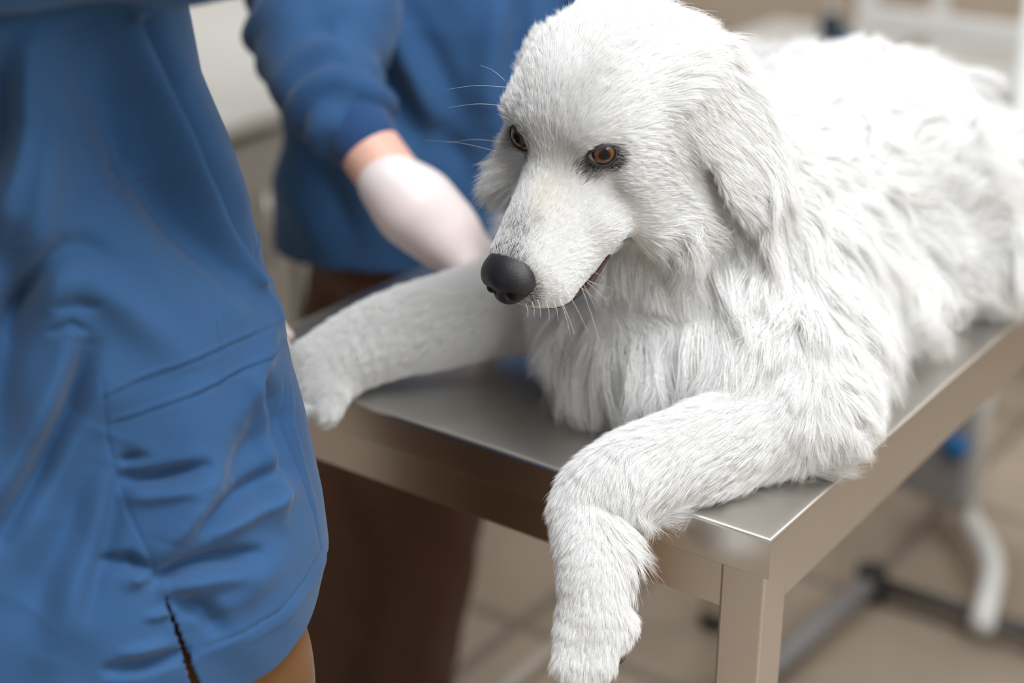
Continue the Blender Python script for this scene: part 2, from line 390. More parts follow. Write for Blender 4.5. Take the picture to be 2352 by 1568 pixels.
# ------------------------------------------------------------------ people
def seg(a, b, ra, rb, k=.03): return C_(a, b, ra, rb, k)
def hand(prims, W, D, N, S, scale=1., curl=.6):
    """W wrist, D direction of the fingers, N palm normal (palm side), S side of the thumb"""
    D = D/np.linalg.norm(D); N = N-D*(N@D); N /= np.linalg.norm(N); S = np.cross(N, D)*np.sign(np.cross(N, D)@S)
    s = scale; H = lambda d, n, t: W+s*(D*d+N*n+S*t)
    prims += [C_(H(0, 0, 0), H(.045, 0, .012), .024*s, .021*s, .02), C_(H(.02, 0, -.012), H(.075, 0, -.022), .020*s, .017*s, .02), C_(H(.02, 0, .01), H(.08, 0, .02), .020*s, .017*s, .02), C_(H(.04, 0, 0), H(.082, 0, 0), .02*s, .017*s, .02)]
    for q, (t, l) in enumerate(((.028, .072), (.010, .080), (-.010, .075), (-.028, .060))):
        p = H(.085-.004*abs(q-1), 0, t); ang = curl*.55; r = .0098*s
        for j, f in enumerate((.45, .32, .23)):
            d = D*math.cos(ang)+N*math.sin(ang)+S*(t*.8); e = p+d*l*f*s
            prims.append(C_(p, e, r, r*.92, .006)); p = e; r *= .92; ang += curl*.75
    p = H(.022, .006, .026); 
    for j, (f, a, nn) in enumerate(((.034, 1.0, .3), (.030, .55, .5), (.022, .25, .7))):
        d = D*math.cos(a)+S*math.sin(a)+N*nn*curl; d /= np.linalg.norm(d); e = p+d*f*s; prims.append(C_(p, e, .0135*s-.0012*j, .012*s-.0012*j, .008)); p = e

FOLDS = []
def garment(name, axis, folds, m, parent, nth=360, nz=260, thick=.0016, hem=None, z_top=None, th0=0, th1=2*math.pi):
    """axis(z)-> (centre xy, half extent along camera-right, half extent along camera-forward); closed tube of cloth.
    Folds are ridges (or grooves) of real relief, each running between two places on the cloth."""
    rh = cr[:2]/np.linalg.norm(cr[:2]); fh = V([-rh[1], rh[0]])
    vs = np.zeros((nz, nth, 3))
    th = np.linspace(th0, th1, nth, endpoint=(th1-th0 < 6.28))
    for j in range(nz):
        s = j/(nz-1)
        for_z = hem(th)*(1-s)+z_top*s
        for i, t in enumerate(th):
            c, a, b = axis(for_z[i]); 
            vs[j, i, :2] = c+rh*a*math.cos(t)-fh*b*math.sin(t); vs[j, i, 2] = for_z[i]
    # outward normals
    du = np.roll(vs, -1, 1)-np.roll(vs, 1, 1); dv = np.gradient(vs, axis=0); n = np.cross(du, dv); n /= -(np.linalg.norm(n, axis=2)[..., None]+1e-9)
    P = vs.reshape(-1, 3); d = P-CAM; dz = d@cf; px = 1176+FPX*(d@cr)/dz; py = 784-FPX*(d@cu)/dz
    side = ((n.reshape(-1, 3)*(-d)).sum(1)/np.linalg.norm(d, axis=1)); face = np.clip((side+.25)/.3, 0, 1)
    disp = np.zeros(len(P))
    for f in folds:
        pts = V(f[0], float); wd, hgt = (f[1]*1.2, f[2]*1.4) if f[1] > 5 else (f[1], f[2]); best = np.full(len(P), 1e9); tt = np.zeros(len(P)); n_ = len(pts)-1
        for q in range(n_):
            a = pts[q]; b = pts[q+1]; ab = b-a; L = ab@ab; h = ((px-a[0])*ab[0]+(py-a[1])*ab[1])/L; hc = np.clip(h, 0, 1)
            dd = np.hypot(px-a[0]-hc*ab[0], py-a[1]-hc*ab[1]); k = dd < best; best = np.where(k, dd, best); tt = np.where(k, (q+hc)/n_, tt)
        env = np.sin(np.clip(tt*.9+.05, 0, 1)*math.pi)**.5
        disp += hgt*env*np.exp(-(best/wd)**2)
    P = P+n.reshape(-1, 3)*(disp*face)[:, None]
    # gentle all-over waviness
    for (kx, ky, kz, amp, ph) in ((19, 7, 9, .0018, 0), (9, 23, 15, .0016, 1), (37, 31, 27, .0007, 2), (51, 61, 33, .0004, 4)):
        P = P+n.reshape(-1, 3)*(amp*np.sin(P[:, 0]*kx*2+P[:, 1]*ky*2+P[:, 2]*kz*2+ph+1.5*np.sin(P[:, 2]*11+ph)))[:, None]
    F = []
    for j in range(nz-1):
        for i in range(nth if th1-th0 > 6.28 else nth-1):
            k = (i+1) % nth; F.append((j*nth+i, j*nth+k, (j+1)*nth+k, (j+1)*nth+i))
    o = link(name, mesh_np(P, V(F)), m, parent)
    so = o.modifiers.new('thickness', 'SOLIDIFY'); so.thickness = thick; so.offset = 1
    return o
def interp(tab, z):
    tab = sorted(tab); zs = [t[0] for t in tab]; return np.array([np.interp(z, zs, [t[k] for t in tab]) for k in range(1, len(tab[0]))])

# --- person 1, foreground left, side to the camera
p1 = empty('person', (-.50, -.33, 0), 'person in blue scrub top and brown trousers standing in the left foreground', 'person')
rh = cr[:2]/np.linalg.norm(cr[:2])
SIL = [(430, 20, 1.08), (462, 180, 1.10), (522, 330, 1.115), (548, 420, 1.125), (582, 520, 1.135), (612, 600, 1.145), (634, 700, 1.155), (648, 790, 1.165), (658, 870, 1.172), (690, 980, 1.183), (715, 1080, 1.19), (735, 1170, 1.197), (750, 1275, 1.205)]
tab = []
for i, (x, y, d) in enumerate(SIL):
    s = atd(x, y, d); a = np.interp(s[2]-TH, [0, .4], [.225, .17]); c = s[:2]-rh*a
    tab.append((s[2], c[0], c[1], a, np.interp(s[2]-TH, [0, .4], [.185, .135])))
zlow = min(t[0] for t in tab); t0 = sorted(tab)[0]
tab.append((zlow-.10, t0[1]+rh[0]*-.012, t0[2]+rh[1]*-.012, t0[3], t0[4])); tt = sorted(tab)[-1]
tab.append((tt[0]+.22, tt[1]-.02, tt[2], tt[3]+.01, tt[4]+.01))
tab = sorted(tab)
TZ = np.array([t[0] for t in tab]); TV = np.array([t[1:] for t in tab])
def ax1(z):
    v = [np.interp(z, TZ, TV[:, k]) for k in range(4)]; return V(v[:2]), v[2], v[3]
zh = zlow
def hem1(th):
    t = np.degrees(th) % 360
    return zh+.002+np.interp(t, [0, 8, 25, 45, 60, 68, 80, 110, 180, 260, 320, 345, 360], [0, -.022, -.040, -.052, -.062, -.066, -.06, -.05, -.04, -.04, -.04, -.018, 0])
folds1 = [
 ([(190, 120), (330, 400), (520, 620)], 55, -.016), ([(90, 300), (95, 520), (140, 720)], 48, .012), ([(30, 560), (10, 800), (-30, 1000)], 44, -.014), ([(250, 1000), (170, 1230), (60, 1400)], 60, -.014), ([(420, 860), (470, 1000), (470, 1150)], 60, .008),
  # ((path on the cloth), half width, relief)
 ([(300, 60), (380, 260), (450, 400), (520, 520), (600, 640)], 16, .013), ([(345, 60), (420, 230), (480, 360), (560, 500), (618, 610)], 18, -.018),
 ([(240, 60), (330, 300), (430, 470), (520, 600)], 40, -.012),
 ([(60, 110), (40, 300), (20, 420), (0, 520)], 26, .016), ([(110, 120), (110, 330), (60, 520), (0, 700)], 40, .007), ([(0, 150), (8, 300), (-10, 400)], 30, -.014),
 ([(130, 560), (60, 660), (0, 760)], 24, -.014), ([(200, 800), (160, 950), (80, 1100), (0, 1230)], 26, -.016), ([(170, 780), (120, 900), (40, 1060), (-20, 1150)], 34, .010),
 ([(250, 1080), (220, 1200), (170, 1330), (120, 1500)], 38, .008), ([(300, 1050), (250, 1250), (200, 1400)], 22, -.006),
 ([(140, 640), (200, 645), (280, 700), (390, 800)], 40, .008), ([(110, 600), (180, 560), (250, 590)], 22, -.004),
 ([(130, 700), (170, 690), (215, 700)], 10, -.005), ([(120, 760), (160, 740), (200, 760)], 9, -.004), ([(280, 380), (330, 360)], 20, -.004),
 ([(290, 1060), (330, 1050)], 9, -.006), ([(300, 1105), (370, 1095), (450, 1070)], 14, -.012), ([(300, 1145), (380, 1130), (440, 1110)], 16, .005),
 ([(650, 1080), (560, 1130), (460, 1210)], 22, -.010), ([(660, 1130), (560, 1180), (470, 1230)], 20, .008), ([(620, 980), (560, 1040), (520, 1100)], 26, -.006),
 ([(360, 1330), (420, 1300), (490, 1280), (580, 1270)], 15, -.012), ([(240, 1300), (300, 1290), (350, 1320)], 14, -.009), ([(300, 1340), (330, 1320), (370, 1330)], 14, .006), ([(390, 1350), (470, 1330), (560, 1320)], 22, .008),
 ([(420, 1380), (470, 1400), (500, 1440)], 20, -.008), ([(390, 1250), (410, 1180), (430, 1120)], 40, .006), ([(480, 1080), (420, 1200), (350, 1280)], 24, .006),
 ([(250, 1540), (330, 1530), (430, 1500)], 12, -.008), ([(280, 1500), (380, 1480)], 10, .004), ([(340, 1420), (400, 1400)], 8, .004), ([(440, 1420), (560, 1360), (640, 1280)], 26, .004),
 ([(640, 700), (600, 800), (570, 880), (540, 960)], 20, .006), ([(600, 880), (640, 960), (660, 1060)], 18, -.007), ([(560, 870), (600, 960), (630, 1080), (640, 1200)], 16, .005), ([(655, 1090), (620, 1140), (610, 1200)], 12, .004),
 ([(570, 600), (620, 680), (640, 760)], 8, .003), ([(430, 600), (500, 680), (560, 740)], 30, .006), ([(380, 560), (450, 640), (520, 720)], 24, -.005),
 # pocket hem and stitching lines
 ([(240, 905), (330, 860), (480, 800), (560, 765), (645, 725)], 3.5, .0022), ([(240, 915), (330, 870), (480, 810), (560, 775), (645, 735)], 3, -.002),
 ([(260, 970), (350, 930), (490, 870), (600, 810), (650, 770)], 3.5, .0022), ([(260, 980), (350, 940), (490, 880), (600, 820), (650, 780)], 3, -.002),
 ([(490, 720), (500, 790)], 4, .002), ([(235, 870), (250, 1000), (300, 1180), (370, 1340)], 4, -.002),
 ([(640, 870), (660, 980), (690, 1080), (720, 1180), (735, 1260)], 2.5, -.0022), ([(652, 870), (672, 980), (702, 1080), (728, 1180)], 3, .0012),
 ([(738, 1255), (700, 1330), (640, 1400), (560, 1450), (470, 1490)], 3, -.002), ([(748, 1285), (712, 1350), (650, 1420), (570, 1470)], 5, .001),
]
top1 = garment('scrub_top', ax1, folds1, M_scrub, p1, nth=760, nz=420, hem=hem1, z_top=TZ[-1])
# vent at the side seam: open the mesh along a narrow wedge
bm = bmesh.new(); bm.from_mesh(top1.data)
kill = []
for f in bm.faces:
    c = f.calc_center_median(); x, y, z_ = proj(c)
    if z_ < 1.25 and 1358 < y < 1660:
        t = (y-1358)/210; mid = 376+72*t; 
        if abs(x-mid) < 1.5+11*t: kill.append(f)
bmesh.ops.delete(bm, geom=kill, context='FACES'); bm.to_mesh(top1.data); bm.free()

def trousers(name, hip_c, legs, m, parent, prims_extra=()):
    pr = list(prims_extra)
    o, v, f = sdf_mesh(name, pr, .008, m, parent); return o
c1_, a1_, b1_ = ax1(zh); hc = c1_
def leg_prims(hip, knee, foot, r0=.095, r1=.07, r2=.055): return [seg(hip, knee, r0, r1, .03), seg(knee, foot, r1, r2, .03)]
hx = V([hc[0], hc[1]])
Rl = [hx[0]+.09, hx[1]+.02]; Ll = [hx[0]-.11, hx[1]+.01]
tp = [E_((hx[0]-.03, hx[1], .80), (.15, .105, .07), None, .05)]
for q in (Rl, Ll): tp += leg_prims((q[0], q[1], .82), (q[0]+.005, q[1]+.03, .48), (q[0]+.01, q[1]-.01, .07), .09, .078, .068)
# front-right thigh fold shows below the hem corner
hp = atd(690, 1500, 1.19)
tp += [C_((hp[0]-.048, hp[1]-.015, .76), (hp[0]-.050, hp[1]-.015, .45), .055, .062, .05)]
def wob(o, amp=.004):
    me = o.data; n = len(me.vertices); P = np.zeros(n*3, np.float32); me.vertices.foreach_get('co', P); P = P.reshape(-1, 3); N = np.zeros(n*3, np.float32); me.vertices.foreach_get('normal', N); N = N.reshape(-1, 3)
    d = amp*(np.sin(P[:, 0]*70+2*np.sin(P[:, 2]*14)+P[:, 1]*30)+.6*np.sin(P[:, 1]*95+P[:, 2]*25+1.3*np.sin(P[:, 2]*22+P[:, 0]*20)))
    me.vertices.foreach_set('co', (P+N*d[:, None]).astype(np.float32).ravel()); me.update()
o = sdf_mesh('trousers', tp, .007, M_brown, p1)[0]; wob(o)
for q in (Rl, Ll):
    s_, _, _ = sdf_mesh('shoe', [E_((q[0]+.01, q[1]+.05, .035), (.045, .135, .035), None, .02), E_((q[0]+.01, q[1]-.02, .06), (.042, .06, .05), None, .03), C_((q[0]-.03, q[1]-.05, -.03), (q[0]+.04, q[1]+.14, -.03), .03, .03, .001, -1)], .006, M_white, p1)
# body under the clothes: torso, neck, head, arms and gloved hands
axT, aT, bT = ax1(1.25)
sh = V([axT[0]-.02, axT[1]+.02])
bp = [E_((c1_[0]-.03, c1_[1]-.01, .92), (.12, .085, .14), None, .06), E_((sh[0], sh[1], 1.12), (.12, .085, .20), None, .06), E_((sh[0], sh[1]+.02, 1.36), (.12, .085, .12), None, .04), C_((sh[0], sh[1]+.05, 1.42), (sh[0], sh[1]+.10, 1.55), .06, .055, .03),
      E_((sh[0]+.02, sh[1]+.15, 1.66), (.075, .095, .115), None, .03), E_((sh[0]+.03, sh[1]+.245, 1.645), (.014, .022, .022), None, .015), E_((sh[0]+.02, sh[1]+.20, 1.58), (.045, .05, .04), None, .03),
      E_((sh[0]-.055, sh[1]+.15, 1.65), (.012, .02, .03), None, .01), E_((sh[0]+.095, sh[1]+.15, 1.65), (.012, .02, .03), None, .01)]
body1 = sdf_mesh('body', bp, .008, M_skin, p1)[0]
hr = sdf_mesh('hair', [E_((sh[0]+.02, sh[1]+.125, 1.69), (.086, .098, .105), None, .02), C_((sh[0]+.02, sh[1]+.26, 1.56), (sh[0]+.02, sh[1]+.25, 1.66), .07, .06, .02, -1)], .008, M_hairp, p1)[0]
# right arm: upper arm down to the elbow, forearm forward across the top of the picture
s0 = V([sh[0]+.19, sh[1]+.01, 1.40]); e0 = atd(-260, -260, .92); w0 = atd(1010, -330, 1.02)
sl = [C_(s0, e0, .080, .074, .03), C_(atd(-300, -430, .86), atd(640, -430, .90), .082, .080, .04), C_(e0, lerp(e0, w0, .85), .060, .050, .03), E_(s0, (.08, .08, .08), None, .05)]  # long capsule above the frame: extra sleeve bulk, added to shade the shirt top
# sleeve hangs to y = 8 px: a slack fold below the forearm
sa, sb = atd(-60, -66, .93), atd(560, -66, .955)
sl += [C_(sa, sb, .019, .018, .03)]
slv = sdf_mesh('sleeve', sl, .006, M_scrub, p1)[0]; wob(slv, .002)
hp_ = []; hand(hp_, lerp(e0, w0, .88), w0-e0, -cu, V([0, 1., .3]), 1.0, .5); hp_.append(C_(lerp(e0, w0, .75), lerp(e0, w0, .9), .03, .026, .02))
sdf_mesh('gloved_hand', hp_, .0035, M_glove, p1)
# left arm reaches down in front and holds the dog's right paw
sL = V([sh[0]-.17, sh[1]+.03, 1.40]); hw = atd(325, 800, 1.43); eL = lerp(sL, hw, .5)+V([-.05, -.05, -.06])
slv = sdf_mesh('sleeve', [C_(sL, eL, .072, .06, .03), C_(eL, lerp(eL, hw, .8), .058, .045, .03), E_(sL, (.08, .08, .08), None, .05)], .007, M_scrub, p1)[0]; wob(slv, .002)
hp_ = []; hand(hp_, hw+V([0, 0, .012]), atd(570, 760, 1.46)-hw, -V([0, 0, 1.])+.3*cf, V([0, .5, .5]), .9, .45); hp_.append(C_(lerp(eL, hw, .7), hw, .030, .026, .02))
sdf_mesh('gloved_hand', hp_, .0035, M_glove, p1)

def rings(o, a, b, amp=.0065, pitch=.042):
    """gathered cloth: crumples running round a sleeve"""
    me = o.data; n = len(me.vertices); P = np.zeros(n*3, np.float32); me.vertices.foreach_get('co', P); P = P.reshape(-1, 3).astype(float); N = np.zeros(n*3, np.float32); me.vertices.foreach_get('normal', N); N = N.reshape(-1, 3)
    ax = (b-a)/np.linalg.norm(b-a); s = (P-a)@ax; Q = P-a-s[:, None]*ax; u = np.cross(ax, [0, 0, 1.]); u /= np.linalg.norm(u); v = np.cross(ax, u); th = np.arctan2(Q@u, Q@v)
    d = amp*np.sin(2*math.pi*(s/pitch+.16*np.sin(th+1)+.12*np.sin(2*th+s*20)))*(.5+.5*np.sin(th*1.5+s*31))
    me.vertices.foreach_set('co', (P+N*d[:, None]).astype(np.float32).ravel()); me.update()
# --- person 2, standing behind the far long side of the table
p2 = empty('person', (-.86, .48, 0), 'person in blue scrub top with ribbed cuffs and white gloves behind the table', 'person')
S2 = [(600, -150, 1.78), (612, 20, 1.80), (640, 200, 1.84), (648, 300, 1.86), (632, 420, 1.89), (628, 570, 1.925)]
tab2 = []
for x, y, d in S2:
    s = atd(x, y, d+.06); a = .225; tab2.append((s[2], s[0]+rh[0]*a, s[1]+rh[1]*a, a, .135))
tab2 = sorted(tab2); lo_ = tab2[0]; hi_ = tab2[-1]
tab2 = [(lo_[0]-.08, lo_[1]-.0, lo_[2], lo_[3], lo_[4])]+tab2+[(hi_[0]+.25, hi_[1]+.01, hi_[2], .20, .12)]
Z2 = np.array([t[0] for t in tab2]); V2 = np.array([t[1:] for t in tab2])
def ax2(z):
    v = [np.interp(z, Z2, V2[:, k]) for k in range(4)]; return V(v[:2]), v[2], v[3]
hz2 = lo_[0]+.024
def hem2(th): return hz2-.006+.010*np.cos(th)+0*th
folds2 = [([(800, 40), (900, 200), (960, 330)], 30, -.012), ([(860, 0), (960, 180), (1010, 300)], 34, .012), ([(960, 60), (1050, 260)], 30, -.008), ([(1150, 0), (1130, 150), (1120, 260)], 34, .012), ([(1200, 0), (1160, 200)], 24, -.010), ([(990, 280), (1080, 400)], 30, -.010),
          ([(680, 300), (740, 420), (800, 560)], 30, -.010), ([(660, 420), (720, 500), (760, 590)], 30, .008), ([(900, 430), (1000, 500)], 24, .008)]
top2 = garment('scrub_top', ax2, folds2, M_scrub, p2, nth=360, nz=200, hem=hem2, z_top=Z2[-1])
c2_, a2_, b2_ = ax2(hz2)
tp = [E_((c2_[0]-.05, c2_[1]+.0, .80), (.11, .15, .12), None, .05)]
for topx, botx, dp in ((985, 930, 0), (805, 745, .03)):
    A = atd(topx, 1000, 2.14+dp); A = V([A[0], A[1], .78]); B = atd(botx, 1600, 2.36+dp); 
    tp += leg_prims((c2_[0]-.03+(A[0]-c2_[0])*.45, c2_[1]+(A[1]-c2_[1])*.45, .80), A-V([0, 0, .30]), V([B[0], B[1], .07]), .088, .088, .075)
    sdf_mesh('shoe', [E_((B[0]+.06, B[1]-.01, .035), (.13, .045, .035), None, .02), E_((B[0]-.01, B[1], .06), (.06, .042, .05), None, .03), C_((B[0]-.05, B[1], -.03), (B[0]+.15, B[1], -.03), .03, .03, .001, -1)], .008, M_black, p2)
o = sdf_mesh('trousers', tp, .01, M_brown2, p2)[0]; wob(o)
cT, _, _ = ax2(1.3)
bp = [E_((cT[0], cT[1], 1.0), (.09, .08, .12), None, .03), E_((cT[0], cT[1], 1.16), (.085, .085, .18), None, .03), E_((cT[0], cT[1], 1.38), (.085, .085, .12), None, .03), C_((cT[0]+.03, cT[1], 1.44), (cT[0]+.07, cT[1]-.02, 1.57), .06, .055, .03),
      E_((cT[0]+.11, cT[1]-.03, 1.68), (.095, .075, .115), None, .03), E_((cT[0]+.20, cT[1]-.03, 1.665), (.022, .014, .022), None, .015), E_((cT[0]+.15, cT[1]-.03, 1.60), (.05, .045, .04), None, .03)]
sdf_mesh('body', bp, .009, M_skin, p2)
sdf_mesh('hair', [E_((cT[0]+.085, cT[1]-.03, 1.71), (.098, .086, .105), None, .02), C_((cT[0]+.22, cT[1]-.03, 1.58), (cT[0]+.21, cT[1]-.03, 1.68), .07, .06, .02, -1)], .009, M_hairp, p2)
# right arm: sleeve, ribbed cuff, bare wrist, gloved hand on the dog
ss = atd(775, -330, 1.72); ee = atd(712, 40, 1.67); cuff0 = atd(785, 250, 1.60); cuff1 = atd(832, 318, 1.585); wr = atd(900, 425, 1.565); hd = atd(1045, 560, 1.575)
ap = [C_(ss, ee, .068, .062, .03), C_(ee, lerp(ee, cuff0, .9), .060, .046, .03), E_(atd(655, 95, 1.67), (.036, .04, .024), None, .02), E_(atd(720, 160, 1.64), (.045, .045, .035), None, .03), C_(atd(735, 200, 1.62), cuff0, .050, .050, .02), E_(atd(790, 40, 1.67), (.06, .06, .07), None, .04)]
slv = sdf_mesh('sleeve', ap, .005, M_scrub, p2)[0]; wob(slv, .002); rings(slv, ee, cuff0)
sdf_mesh('cuff', [C_(lerp(cuff0, cuff1, -.25), cuff1, .040, .036, .01)], .004, M_rib, p2)
sdf_mesh('wrist', [C_(cuff0, wr, .030, .029, .01), C_(cuff1, lerp(wr, hd, .3), .029, .030, .01)], .004, M_skin, p2)
hp_ = []; D = hd-wr; hand(hp_, lerp(wr, hd, .22), D, -cu*.8+cf*.3, cf, 1.16, .45); hp_ += [C_(lerp(wr, hd, -.04), lerp(wr, hd, .35), .032, .034, .02), C_(lerp(wr, hd, .4), lerp(wr, hd, .75), .037, .034, .02)]
sdf_mesh('gloved_hand', hp_, .0035, M_glove, p2)
# other arm goes behind the dog's head
s3 = atd(1250, -300, 1.78); e3 = atd(1400, 40, 1.80); w3 = atd(1560, 330, 1.72)
slv = sdf_mesh('sleeve', [C_(s3, e3, .066, .058, .03), C_(e3, lerp(e3, w3, .75), .058, .045, .03)], .007, M_scrub, p2)[0]; wob(slv, .003)
hp_ = []; hand(hp_, lerp(e3, w3, .85), w3-e3, cf*.6-cu, V([-.6, .3, .2]), 1., .5); hp_.append(C_(lerp(e3, w3, .65), lerp(e3, w3, .9), .031, .03, .02))
sdf_mesh('gloved_hand', hp_, .004, M_glove, p2)
# ------------------------------------------------------------------ the dog
dog = empty('dog', (-.2, .4, TH), 'large white longhaired dog lying on the steel table with its head lowered', 'dog')
EO = atd(1287, 336, 1.212)                                # midpoint between the eyes
def c2w(v): v = V(v, float); return v[0]*cr+v[1]*cu-v[2]*cf
HF = c2w((-.49, -.83, .262)); HF /= np.linalg.norm(HF)
HL = c2w((.74, -.25, .63)); HL -= HF*(HL@HF); HL /= np.linalg.norm(HL); HU = np.cross(HF, HL)
HR = np.stack([HF, HL, HU])                              # rows = head axes
def H(f, l, u): return EO+HF*f+HL*l+HU*u
def toH(P): return (P-EO)@HR.T
def hrot(rx=0, ry=0, rz=0):                              # local rotation of an ellipsoid in the head frame
    R = rotm((1, 0, 0), rx)@rotm((0, 1, 0), ry)@rotm((0, 0, 1), rz); return R.T@HR
Z = lambda x, y, z: V([x, y, z+TH])
head = [
 E_(H(-.026, .004, .001), (.034, .022, .014), HR, .015),
 E_(atd(1180, 400, 1.278), (.013, .015, .022), None, .02),
 E_(H(-.072, 0, -.006), (.066, .066, .045), HR, .03),          # skull
 E_(H(-.035, .026, .012), (.038, .028, .019), HR, .025), E_(H(-.037, -.024, .010), (.036, .026, .018), HR, .025),   # brow
 E_(H(-.055, 0, -.03), (.06, .064, .045), HR, .03),
 C_(H(-.01, 0, -.016), H(.090, 0, -.027), .022, .0185, .02),  # bridge
 C_(H(-.02, .014, -.036), H(.084, .009, -.040), .031, .0215, .02), C_(H(-.02, -.014, -.036), H(.084, -.009, -.040), .031, .0215, .02),  # muzzle sides
 C_(H(.03, .030, -.053), H(.088, .017, -.056), .017, .0175, .014), C_(H(.03, -.030, -.053), H(.088, -.017, -.056), .017, .0175, .014),   # flews
 C_(H(-.02, .036, -.045), H(.03, .032, -.050), .022, .018, .014), C_(H(-.02, -.036, -.045), H(.03, -.032, -.050), .022, .018, .014),
 E_(H(.094, 0, -.048), (.018, .022, .0185), HR, .012),
 E_(H(-.06, .050, -.045), (.055, .026, .040), HR, .025), E_(H(-.06, -.050, -.045), (.055, .026, .040), HR, .025),        # cheeks
 E_(H(-.024, -.056, -.034), (.030, .018, .034), HR, .015), E_(H(-.024, .054, -.034), (.030, .014, .030), HR, .02), E_(H(-.024, -.048, .012), (.018, .010, .010), HR, .012),
 E_(H(-.018, .050, -.078), (.040, .024, .036), HR, .016), E_(H(-.030, .058, -.105), (.036, .022, .030), HR, .016), E_(H(-.025, -.040, -.080), (.045, .028, .034), HR, .025),        # jaw fur
]
jaw = [C_(H(-.04, 0, -.085), H(.078, 0, -.072), .026, .0125, .006), C_(H(-.04, .018, -.085), H(.05, .012, -.076), .022, .014, .01), C_(H(-.04, -.018, -.085), H(.05, -.012, -.076), .022, .014, .01)]
def ear(s):
    dn = V([.38, s*.2, -.90]); R0 = np.stack([dn, V([0, 1, 0]), np.cross(dn, V([0, 1, 0]))]); R0[0] /= np.linalg.norm(R0[0]); R0[2] /= np.linalg.norm(R0[2]); R0[1] = np.cross(R0[2], R0[0]); R0 = R0@HR
    return [E_(H(-.085, s*.070, -.018), (.036, .018, .026), HR, .02), E_(H(-.086, s*.082, -.050), (.042, .012, .042), R0, .010), E_(H(-.072, s*.094, -.088), (.056, .0095, .033), R0, .006)]
neck = [C_(H(-.085, .012, -.062), Z(-.175, .21, .155), .070, .095, .045), C_(H(-.055, .01, -.09), Z(-.195, .15, .12), .052, .08, .014)]
body = [
 E_(Z(-.185, .180, .098), (.105, .105, .090), None, .05),                   # chest
 C_(Z(-.20, .24, .130), Z(-.20, .50, .120), .122, .112, .06),
 C_(Z(-.20, .50, .130), Z(-.20, .70, .110), .118, .100, .06),
 E_(Z(-.20, .52, .140), (.105, .14, .080), None, .06),                     # back
 E_(Z(-.085, .60, .090), (.080, .13, .085), None, .04), E_(Z(-.33, .66, .09), (.085, .14, .09), None, .04),   # thighs
 C_(Z(-.045, .56, .032), Z(-.06, .80, .03), .032, .03, .03), C_(Z(-.36, .60, .03), Z(-.35, .84, .03), .03, .03, .03),
 E_(Z(-.120, .42, .060), (.070, .17, .055), None, .05),
 E_(Z(-.145, .28, .13), (.060, .09, .095), None, .04), E_(Z(-.30, .26, .12), (.07, .09, .10), None, .04),   # shoulders
]
# left foreleg (right in the picture): upper arm, elbow, forearm along the front edge, wrist, paw hanging over the edge
el = Z(-.042, .130, .052); wl = atd(1360, 1142, 1.225)
pw0 = atd(1360, 1290, 1.205); pw1 = atd(1362, 1400, 1.20); pw2 = atd(1350, 1492, 1.20)
legL = [C_(Z(-.125, .24, .12), el, .058, .046, .04), E_(Z(-.075, .145, .058), (.055, .05, .052), None, .04), P_([el, lerp(el, wl, .5)+V([0, 0, .002]), lerp(el, wl, .86)+V([0, 0, .004]), wl+V([.0, .0, -.010]), pw0, pw1, pw2], [.040, .034, .031, .0280, .0245, .0235, .020], .02),
        E_(lerp(pw1, pw2, .3), (.0220, .020, .026), None, .01), E_(atd(1408, 1440, 1.208), (.014, .018, .017), None, .01)]
toes = []
for i, (dx, dy, dl) in enumerate(((-36, 20, 0), (-14, 46, 0), (14, 40, 0), (36, 14, 0))):
    a = atd(1350+dx*.8, 1450, 1.193); b = atd(1342+dx, 1498+dy, 1.188); toes.append(C_(a, b, .0105, .0095, .009))
# right foreleg (left in the picture)
er = Z(-.350, .165, .066); wr_ = Z(-.428, .045, .046)
legR = [C_(Z(-.30, .24, .11), er, .062, .042, .04), P_([er, lerp(er, wr_, .5), wr_, Z(-.455, -.006, .028)], [.044, .040, .036, .030], .02), E_(Z(-.456, -.010, .018), (.034, .034, .020), None, .012)]
toesR = [C_(Z(-.454+dx, -.020, .014), Z(-.456+dx*1.15, -.040+abs(dx)*.3, .004), .0115, .0105, .006) for dx in (-.024, -.008, .009, .025)]
tail = [E_(atd(1800, 215, 1.92), (.060, .09, .045), None, .05), C_(Z(-.22, .78, .08), Z(-.38, .90, .05), .035, .03, .03), C_(Z(-.38, .90, .05), Z(-.50, .84, .04), .03, .02, .02)]
DP = body+neck+head+jaw+ear(1)+ear(-1)+legL+toes+legR+toesR+tail
# eye sockets, mouth groove, and the table keeps everything above its top except what overhangs
for s in (1, -1): DP.append(E_(H(.006, s*.0405, -.001), (.0122, .0118, .0080), HR, .005, -1))
mg = [H(.110, .004, -.065), H(.097, .023, -.0720), H(.075, .0345, -.0735), H(.052, .0415, -.0695), H(.034, .046, -.0625)]
for a, b in zip(mg[:-1], mg[1:]): DP.append(C_(a, b, .0013, .0013, .003, -1))
mg2 = [V(toH(p))*V([1, -1, 1]) for p in mg]; mg2 = [H(*p) for p in mg2]
for a, b in zip(mg2[:-1], mg2[1:]): DP.append(C_(a, b, .0013, .0013, .003, -1))
hlo = EO-.17; 
gx = axis_grid([(-.56, EO[0]-.10, .006), (EO[0]-.10, EO[0]+.16, .0032), (EO[0]+.16, .12, .006)])
gy = axis_grid([(-.16, EO[1]+.15, .0036), (EO[1]+.15, 1.08, .009)])
gz = axis_grid([(TH-.17, TH+.10, .0045), (TH+.10, EO[2]+.10, .0032), (EO[2]+.10, EO[2]+.12, .006)])
dv, df = surface_nets(DP, gx, gy, gz)
dv = refine(DP, dv, 2)
